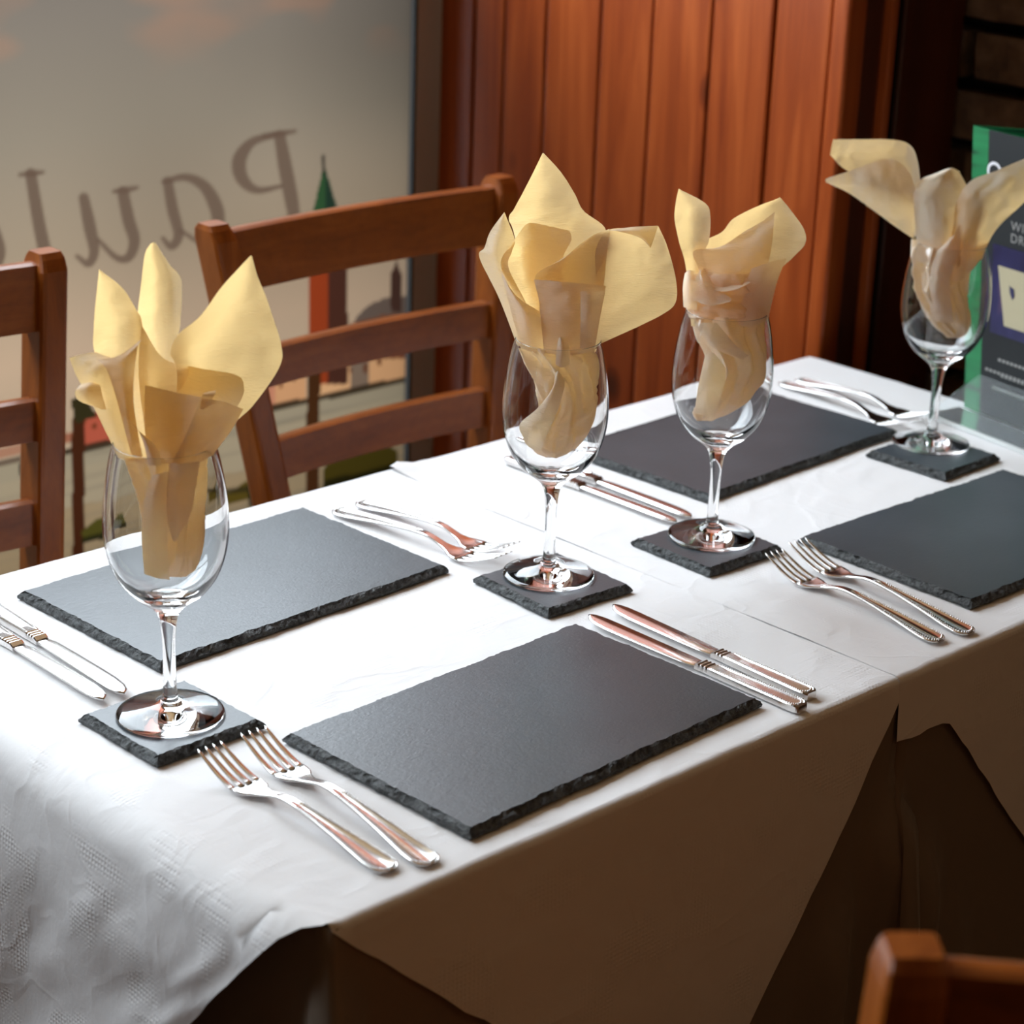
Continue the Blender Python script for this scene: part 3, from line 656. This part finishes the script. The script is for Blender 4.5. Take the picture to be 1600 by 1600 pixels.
c.sheet([[(1100, 490, .5), (1140, 500, .8), (1180, 490, .5)], [(1092, 425, .9), (1140, 442, 1.4), (1197, 428, .7)], [(1084, 393, .2), (1150, 411, .8), (1206, 384, .3)], [(1125, 386, -.3), (1168, 374, -.1), (1209, 352, 0)], [(1165, 361, -.4), (1190, 347, -.3), (1211, 331, -.3)]], n=22)
c.sheet([[(1150, 510, 1.5), (1175, 510, 1.7), (1200, 500, 1)], [(1166, 446, 1.6), (1190, 446, 1.6), (1214, 442, .8)], [(1174, 420, 1.3), (1205, 409, 1.3), (1229, 404, .6)]], n=12, m=16)
c.sheet([[(1085, 440, 1.4), (1120, 455, 2.0), (1150, 452, 2.1), (1172, 442, 1.7)], [(1092, 428, 1.2), (1120, 448, 1.6), (1150, 447, 1.7), (1172, 436, 1.4)], [(1102, 418, .9), (1125, 438, 1.1), (1155, 438, 1.2), (1170, 430, 1.1)]], n=18, m=10)
c.sheet([[(1084, 470, 1.6), (1110, 478, 2.2), (1140, 472, 2.3)], [(1080, 452, 1.6), (1112, 470, 2.1), (1142, 466, 2.1)], [(1095, 420, 1.5), (1098, 436, 1.8), (1125, 455, 1.7)]], n=14, m=14)
c.tube([(1071, 1207, 428, 1.5), (1068, 1205, 452, 1.8), (1070, 1202, 475, 1.9), (1078, 1200, 498, 1.8)], pleats=5, amp=.16, twist=1.2, seed=2.2, m=26)
c.sheet([[(1068, 480, .6), (1078, 484, 1.1), (1090, 486, 1.3)], [(1067, 450, .5), (1076, 452, 1.2), (1088, 456, 1.4)], [(1070, 428, .3), (1076, 422, .8), (1084, 424, .9)]], n=8, m=12)
c.tube([(1078, 1199, 496, 1.7), (1086, 1199, 525, 1.9), (1100, 1198, 552, 1.9), (1104, 1197, 578, 1.8), (1095, 1193, 597, 1.7), (1089, 1180, 613, 1.6), (1085, 1166, 630, 1.4), (1080, 1142, 646, 1.1), (1088, 1114, 659, .5)], pleats=7, amp=.3, twist=1.3, seed=3.7)
c.sheet([[(1150, 558, 2.2), (1158, 562, 2.3), (1170, 556, 2.1)], [(1110, 540, 2.0), (1125, 545, 2.5), (1150, 540, 2.4)], [(1084, 505, 1.6), (1098, 505, 2.2), (1120, 505, 2.3)]], n=10, m=14)
c.sheet([[(1085, 646, 1.4), (1100, 650, 1.8), (1116, 655, 1.7)], [(1092, 600, 1.8), (1110, 602, 2.3), (1132, 600, 2.2)], [(1102, 556, 1.8), (1115, 552, 2.4), (1134, 575, 2.2)]], n=10, m=16)
c.build('cream paper napkin twisted tightly with two rabbit-ear points in the third glass')

d = Nap(3)
d.sheet([[(1430, 372, -.5), (1436, 335, -.6), (1440, 300, -.6)], [(1405, 302, -1), (1420, 272, -1.4), (1434, 252, -1)], [(1370, 285, -1.2), (1395, 250, -1.7), (1421, 226, -1.2)], [(1322, 266, -1.2), (1345, 245, -1.7), (1386, 218, -1.3)], [(1297, 242, -1.2), (1299, 231, -1.3), (1302, 218, -1.3)]])
d.sheet([[(1428, 374, .2), (1430, 340, .2), (1434, 305, .2)], [(1400, 355, 0), (1400, 315, .4), (1420, 268, 0)], [(1362, 327, -.2), (1362, 295, .3), (1388, 248, -.2)], [(1326, 302, -.4), (1326, 285, -.2), (1332, 266, -.4)], [(1291, 285, -.5), (1290, 281, -.5), (1297, 277, -.5)]])
d.sheet([[(1435, 410, 1), (1470, 410, 1.8), (1512, 410, .8)], [(1430, 340, .8), (1470, 345, 1.8), (1515, 350, .8)], [(1428, 300, .2), (1450, 302, 1.1), (1485, 300, .9), (1518, 305, .4)], [(1440, 281, -.4), (1475, 273, .2), (1508, 285, -.2)], [(1460, 273, -.8), (1485, 263, -.7), (1499, 268, -.7)]], n=30, m=46, crk=.0034)
d.sheet([[(1470, 440, 1.5), (1500, 440, 1.7), (1534, 405, .8)], [(1490, 332, 1.2), (1520, 342, 1.8), (1556, 360, .8)], [(1514, 286, .6), (1550, 302, 1.3), (1592, 326, .6)], [(1560, 266, .2), (1590, 277, .7), (1622, 296, .4)], [(1622, 240, 0), (1636, 246, .2), (1646, 264, .2)]], n=30, m=46, crk=.003)
d.sheet([[(1455, 500, 1.6), (1470, 505, 1.9), (1490, 505, 1.8)], [(1452, 440, 1.7), (1465, 445, 2.3), (1485, 440, 2.2)], [(1460, 400, 1.6), (1475, 395, 2.3), (1500, 390, 2.1)], [(1480, 372, 1.4), (1490, 368, 2.0), (1500, 350, 1.8)]], n=10)
d.tube([(1425, 1543, 374, 1.3), (1424, 1530, 400, 1.6), (1423, 1517, 425, 1.8), (1425, 1513, 455, 1.9), (1437, 1514, 480, 1.8), (1452, 1517, 505, 1.5), (1470, 1512, 522, 1.0), (1480, 1500, 529, .5)], pleats=7, amp=.28, twist=.8, seed=5.1)
d.build('cream paper napkin with two spread wings in the glass beside the drinks card')

# ================================================================== CUTLERY (lies along +y from the handle end at the origin)
def beads(parent, path, r=.0010):
    bm = bmesh.new()
    for p in path: bmesh.ops.create_icosphere(bm, subdivisions=1, radius=r, matrix=Matrix.Translation(p))
    o = from_bm('beading', bm, M['steel'], parent, True); o['kind'] = 'stuff'; return o
def walk(f, s0, s1, st):
    out = []; s = s0
    while s <= s1: out.append(f(s)); s += st
    return out
def make_fork(L=.205):
    root = empty('table_fork')
    Wt = [(0, .004), (.001, .0062), (.004, .0088), (.009, .0098), (.02, .0095), (.05, .0068), (.08, .0046), (.105, .0036), (.125, .0033), (.135, .0040), (.143, .0068), (.150, .0108), (.156, .0121), (.163, .0122)]
    Zt = [(0, .0024), (.02, .0034), (.06, .0075), (.10, .0105), (.118, .0100), (.132, .0065), (.146, .0030), (.156, .0024), (.166, .0032), (.18, .0070), (.195, .0130), (.205, .0175)]
    Wd = lambda s: interp(s, Wt)
    zs = [Vector(p+(0,)) for p in Zt]; zc = crom(zs, 80)
    Zc = lambda s: interp(s, [(p.x, p.y) for p in zc])
    rings = []
    ss = [0, .0005, .0015, .003, .005, .008, .012]+[.016+.004*i for i in range(23)]+[.108+.0035*i for i in range(16)]
    for s in ss:
        w_, z = Wd(s), Zc(s); t = .0012
        rim = max(0, min(1, (.105-s)/.01)); dish = max(0, min(1, (s-.136)/.012))*.0016
        ring = [(-w_, -t*.7), (-w_, t*.3), (-w_*.93, t), (-w_*.74, t), (-w_*.66, t-.0009*rim), (0, t-.0006*rim), (w_*.66, t-.0009*rim), (w_*.74, t), (w_*.93, t), (w_, t*.3), (w_, -t*.7), (w_*.6, -t), (-w_*.6, -t)]
        rings.append([Vector((x, s, z+zz-dish*(1-(x/w_)**2)+dish*.5)) for x, zz in ring])
    V, Fc = loft(rings); o = mesh('handle', V, Fc, M['steel'], root, True)
    path = []
    for sg in (-1, 1): path += walk(lambda s: Vector((sg*Wd(s)*.84, s, Zc(s)+.0012)), .006, .10, .0023)
    for i in range(-4, 5): path.append(Vector((i*.0019, .0018+.00026*i*i, Zc(.002)+.0012)))
    beads(o, path)
    for i in range(4):
        rings = []; xo = (i-1.5)*.0067
        for k in range(14):
            s = .160+.045*k/13; w_ = .0021-.0012*(k/13)**1.5; t = .0011-.0004*k/13; z = Zc(s)
            if k == 13: w_ *= .4; t *= .5
            sp_ = 1-.06*(k/13)
            rings.append([Vector((xo*sp_+x*w_, s, z+zz*t)) for x, zz in ((-1, -.6), (-1, .6), (-.5, 1), (.5, 1), (1, .6), (1, -.6), (.5, -1), (-.5, -1))])
        V, Fc = loft(rings); mesh('tine', V, Fc, M['steel'], root, True)
    return root
def make_knife(L=.235):
    root = empty('table_knife')
    Wt = [(0, .0052), (.0008, .0066), (.003, .0078), (.008, .0082), (.05, .0074), (.094, .0062), (.105, .0060)]
    Wd = lambda s: interp(s, Wt)
    rings = []
    for s in [0, .0006, .0018, .0036, .006, .01, .02, .035, .05, .065, .08, .092, .0935, .0945, .096, .0975, .0985, .100, .1015, .1025, .104, .108]:
        w_ = Wd(s); z0, z1 = .0004, .0078
        g = 1 - (.10 if abs(s-.0945) < .0012 or abs(s-.0985) < .0012 or abs(s-.1015) < .0012 else 0); w_ *= g; z1 = z0+(z1-z0)*g
        if s < .003: z1 -= .0012*(1-s/.003)
        if s > .104: z1 -= .002
        rim = 1 if .003 < s < .092 else 0; d = .0010*rim
        ring = [(-w_, z0+.001), (-w_, z1-.0014), (-w_*.9, z1-.0002), (-w_*.74, z1), (-w_*.62, z1-d), (w_*.62, z1-d), (w_*.74, z1), (w_*.9, z1-.0002), (w_, z1-.0014), (w_, z0+.001), (w_*.8, z0), (-w_*.8, z0)]
        rings.append([Vector((x, s, z)) for x, z in ring])
    V, Fc = loft(rings); o = mesh('handle', V, Fc, M['steel'], root, False)
    path = []
    for sg in (-1, 1): path += walk(lambda s: Vector((sg*Wd(s)*.82, s, .0077)), .006, .091, .0022)
    for i in range(-3, 4): path.append(Vector((i*.0016, .0028+.0003*i*i, .0072)))
    beads(o, path, .0009)
    # blade
    left = [(.106, -.0050), (.112, -.0070), (.118, -.0082), (.14, -.0088), (.18, -.0093), (.205, -.0092), (.220, -.0076), (.230, -.0040), (.235, .0018)]
    right = [(.106, .0050), (.115, .0058), (.14, .0064), (.18, .0070), (.205, .0074), (.220, .0072), (.230, .0056), (.2335, .0036), (.235, .0022)]
    rings = []
    for k in range(41):
        s = .106+.129*(k/40)**.92
        xl, xr = interp(s, left), interp(s, right); z = .0040+.0006*(s-.106)/.129
        rings.append([Vector((x, s, zz)) for x, zz in ((xl, z-.0004), (xl, z+.0001), (xl*.72, z+.0007), ((xl+xr)/2, z+.0010), (xr, z+.0011), (xr, z-.0010), ((xl+xr)/2, z-.0010))])
    V, Fc = loft(rings); mesh('blade', V, Fc, M['steel'], root, True)
    return root
ZC = TZ+.0008
def lay(proto, first, p_end, p_tip, zt, label, cat, group, sc=1.):
    o = proto if first else copy_tree(proto)
    a_ = on_z(p_end[0], p_end[1], ZC+.002); b_ = on_z(p_tip[0], p_tip[1], ZC+zt); dv = b_-a_
    o.location = (a_.x, a_.y, ZC); o.rotation_euler = (0, 0, math.atan2(dv.y, dv.x)-math.pi/2)
    o.scale = (1+(sc-1)*.5, sc, 1); return tag(o, label, cat, group)
fk = make_fork()
for _c in fk.children:
    for _m in [_c]+list(_c.children):
        _m.data.transform(Matrix.Diagonal((1.08, .985, 1, 1)))
kn = make_knife()
FG, KG = 'steel forks with beaded handles', 'steel knives with beaded handles'
lay(fk, True, (612, 1360), (336, 1170), .0175, 'steel fork nearest the camera, outer of the front pair', 'fork', FG)
lay(fk, False, (676, 1350), (384, 1133), .0175, 'steel fork beside the front slate mat, its tines over the coaster edge', 'fork', FG, 1.06)
lay(fk, False, (525, 797), (770, 860), .0175, 'steel fork beside the rear left slate mat, tines pointing at the second glass', 'fork', FG, 1.06)
lay(fk, False, (562, 785), (785, 845), .0175, 'steel fork farther from the rear left slate mat, nearer the table seam', 'fork', FG)
lay(fk, False, (1222, 598), (1426, 655), .0175, 'steel fork along the far slate mat, partly over its corner', 'fork', FG, 1.06)
lay(fk, False, (1247, 593), (1452, 640), .0175, 'steel fork farthest back, behind the foot of the right glass', 'fork', FG)
lay(fk, False, (1470, 1002), (1212, 862), .0175, 'steel fork in front of the right slate mat, outer of its pair', 'fork', FG)
lay(fk, False, (1517, 990), (1236, 839), .0175, 'steel fork touching close to the right slate mat, inner of its pair', 'fork', FG, 1.06)
def knife_px(first, end, tip, label, sc=1.): return lay(kn, first, end, tip, .004, label, 'knife', KG, sc)
knife_px(True, (1254, 1110), (915, 962), 'steel knife lying against the front slate mat')
knife_px(False, (1268, 1090), (957, 948), 'steel knife beside the table seam, right of another knife', .965)
knife_px(False, (794, 719), (1062, 817), 'steel knife behind the second glass, nearer the table seam')
knife_px(False, (822, 711), (1088, 810), 'steel knife behind the second glass, along the far slate mat')
def knife_tip(tip, via, label):
    t = on_z(tip[0], tip[1], ZC+.004); v = on_z(via[0], via[1], ZC+.004); dv = (t-v).normalized()
    o = copy_tree(kn); p = t-dv*.235; o.location = (p.x, p.y, ZC); o.rotation_euler = (0, 0, math.atan2(dv.y, dv.x)-math.pi/2)
    tag(o, label, 'knife', KG)
knife_tip((166, 1093), (40, 1017), 'steel knife farthest left, reflecting white sky')
knife_tip((198, 1084), (60, 997), 'steel knife next to the rear left slate mat, left side')

# ================================================================== DRINKS CARD IN A CLEAR STAND
def card():
    root = empty('drinks_card'); B = on_x(1506, 640, .631); B.z = TZ+.003
    dr = Vector((-.16, -1, 0)).normalized(); nrm = Vector((-dr.y*-1, -dr.x, 0)); nrm = Vector((dr.y, -dr.x, 0)).normalized()
    if nrm.x > 0: nrm = -nrm
    root.location = B
    top = on_y(1521, 198, .0+B.y+.018); hgt = .318; lean = Vector((0, .018, 0))
    up = Vector((0, .028, .314))
    Wc = .148; T = .0012
    def hit(x, y, off=0.):
        n = dr.cross(up).normalized(); o = B+nrm*off; r = ray(x, y); t = (o-CAM).dot(n)/r.dot(n); return CAM+r*t-B
    def slab(name, quad, mt, off, th, parent):
        q = [p+nrm*off for p in quad]; b_ = [p-nrm*th for p in q]; V = q+b_
        return mesh(name, V, [(0, 1, 2, 3), (7, 6, 5, 4), (0, 4, 5, 1), (1, 5, 6, 2), (2, 6, 7, 3), (3, 7, 4, 0)], mt, parent)
    gm, nt, bs = mat('green_board_print'); f = noise_tex(nt, coords(nt, (4, 60, 4)), 3, 3)
    wv = noise_tex(nt, coords(nt, (1, 3, 28)), 2, 2); nt.links.new(ramp(nt, wv, [(.36, (.006, .05, .025)), (.42, (.010, .17, .06)), (.7, (.016, .23, .08))]), bs.inputs['Base Color']); bs.inputs['Roughness'].default_value = .35
    dk = plain('charcoal_print', (.014, .017, .019), .55, 0, .3); gr = plain('grey_print', (.30, .30, .29), .5); wt = plain('white_print', (.8, .8, .85), .5)
    face = [Vector((0, 0, 0)), dr*Wc, dr*Wc+up, up]
    fo = slab('front_panel', face, gm, 0, T, root)
    back = Vector((.55, -.83, 0)).normalized()*Wc
    V = [p+Vector((.002, 0, 0)) for p in (Vector((0, 0, 0)), back, back+up, up)]; V += [p+Vector((.001, .0012, 0)) for p in V]
    mesh('rear_panel', V, [(0, 1, 2, 3), (7, 6, 5, 4), (0, 4, 5, 1), (1, 5, 6, 2), (2, 6, 7, 3), (3, 7, 4, 0)], gm, root)
    a0, a1 = .024, Wc-.024
    slab('charcoal_print', [dr*a0, dr*a1, dr*a1+up, dr*a0+up], dk, .0006, .0004, fo)
    # ring logo, heading, photograph, small lines
    e1, e2 = dr, up.normalized()
    def at(x, y):
        p = hit(x, y); k = e1.dot(e2); a_, b_ = p.dot(e1), p.dot(e2); return (a_-k*b_)/(1-k*k), (b_-k*a_)/(1-k*k)
    cx, cy = at(1555, 268); V = []; Fc = []
    for k in range(24):
        t = 2*math.pi*k/24
        for r in (.0075, .0105): V.append(dr*(cx+r*math.cos(t))+e2*(cy+r*math.sin(t))+nrm*.0014)
    for k in range(24): n_ = (k+1) % 24; Fc.append((2*k, 2*k+1, 2*n_+1, 2*n_))
    mesh('ring_emblem', V, Fc, wt, fo)
    def quad(name, x0, y0, x1, y1, mt, off=.0014):
        p = [dr*x0+e2*y0, dr*x1+e2*y0, dr*x1+e2*y1, dr*x0+e2*y1]
        return mesh(name, [v+nrm*off for v in p], [(0, 1, 2, 3)], mt, fo)
    def text(s_, x, y, size):
        cu = bpy.data.curves.new('heading_text', 'FONT'); cu.body = s_; cu.size = size; cu.space_character = 1.15
        o = bpy.data.objects.new('heading_text', cu); COL.objects.link(o)
        dg = bpy.context.evaluated_depsgraph_get(); me = bpy.data.meshes.new_from_object(o.evaluated_get(dg)); bpy.data.objects.remove(o)
        me.materials.append(gr)
        for v in me.vertices: v.co = dr*(x+v.co.x)+e2*(y+v.co.y)+nrm*.0014
        link('heading_text', me, None, fo)
    x1_, y1_ = at(1581, 356); text('WI', x1_, y1_-.002, .014); x2_, y2_ = at(1580, 375); text('DR', x2_, y2_-.002, .014)
    px0, py1 = at(1553, 380); _, py0 = at(1553, 520); px1 = Wc-px0+.008
    pm, nt, bs = mat('blue_purple_photo'); f = noise_tex(nt, coords(nt, (30, 30, 14)), 1, 2)
    nt.links.new(ramp(nt, f, [(.3, (.010, .010, .045)), (.55, (.022, .022, .09)), (.75, (.13, .07, .11))]), bs.inputs['Base Color']); bs.inputs['Roughness'].default_value = .35
    quad('photograph', px0, py0, px1, py1, pm)
    cm = plain('cream_glass_print', (.46, .41, .27), .4)
    xa, xb = px0+.009, px1-.009; yt, yb = py1-.022, py0+.012
    V = [dr*(xa)+e2*yt, dr*(xb)+e2*yt, dr*(xb-.012)+e2*yb, dr*(xa+.012)+e2*yb]
    mesh('tumbler_print', [v+nrm*.0018 for v in V], [(0, 1, 2, 3)], cm, fo)
    mc = (px0+.031, (py0+py1)/2+.002); V = [dr*(mc[0]+u)+e2*(mc[1]+v)+nrm*.0022 for u, v in ((-.004, .007), (.003, .004), (.004, -.004), (.001, -.008), (-.003, -.001))]
    mesh('badge_print', V, [(0, 1, 2, 3, 4)], plain('badge_ink', (.03, .03, .09), .4), fo)
    for (xx, yy, wd) in ((1561, 561, .07), (1541, 575, .10), (1565, 586, .06), (1552, 604, .08)):
        u, v = at(xx, yy); n_ = int(wd/.006)
        for k in range(n_): quad('small_print', u+k*.006, v-.002, u+k*.006+.0042, v+.0012, gr)
    # clear acrylic holder: base plate and upright
    ac, nt, bs = mat('clear_acrylic'); bs.inputs['Base Color'].default_value = (.93, .97, .98, 1); bs.inputs['Roughness'].default_value = .04; bs.inputs['Transmission Weight'].default_value = .97; bs.inputs['IOR'].default_value = 1.08
    st = empty('acrylic_stand', B)
    d0 = -nrm
    f0 = nrm*.056
    def slab2(name, quad, th, mt):
        b_ = [p+Vector(th) for p in quad]; V = list(quad)+b_
        return mesh(name, V, [(3, 2, 1, 0), (4, 5, 6, 7), (0, 1, 5, 4), (1, 2, 6, 5), (2, 3, 7, 6), (3, 0, 4, 7)], mt, st)
    s0 = dr*-.004; s1 = dr*(Wc+.004)
    slab2('base_plate', [s0+nrm*.004, s1+nrm*.004, s1+f0, s0+f0], (0, 0, .0018), ac)
    whp = plain('acrylic_edge', (.72, .75, .74), .25)
    slab2('front_lip', [s0+f0, s1+f0, s1+f0+nrm*.003, s0+f0+nrm*.003], (0, 0, .0045), whp)
    slab2('sloping_front', [s0+f0*.95+Vector((0, 0, .002)), s1+f0*.95+Vector((0, 0, .002)), s1+nrm*.006+Vector((0, 0, .048)), s0+dr*.028+nrm*.006+Vector((0, 0, .048))], tuple(nrm*.0015), ac)
    st.location.z = TZ+.0012
    tag(root, 'green and charcoal folded drinks card standing at the far table end', 'menu card')
    tag(st, 'clear acrylic stand with a white front edge holding the drinks card', 'card holder')
card()
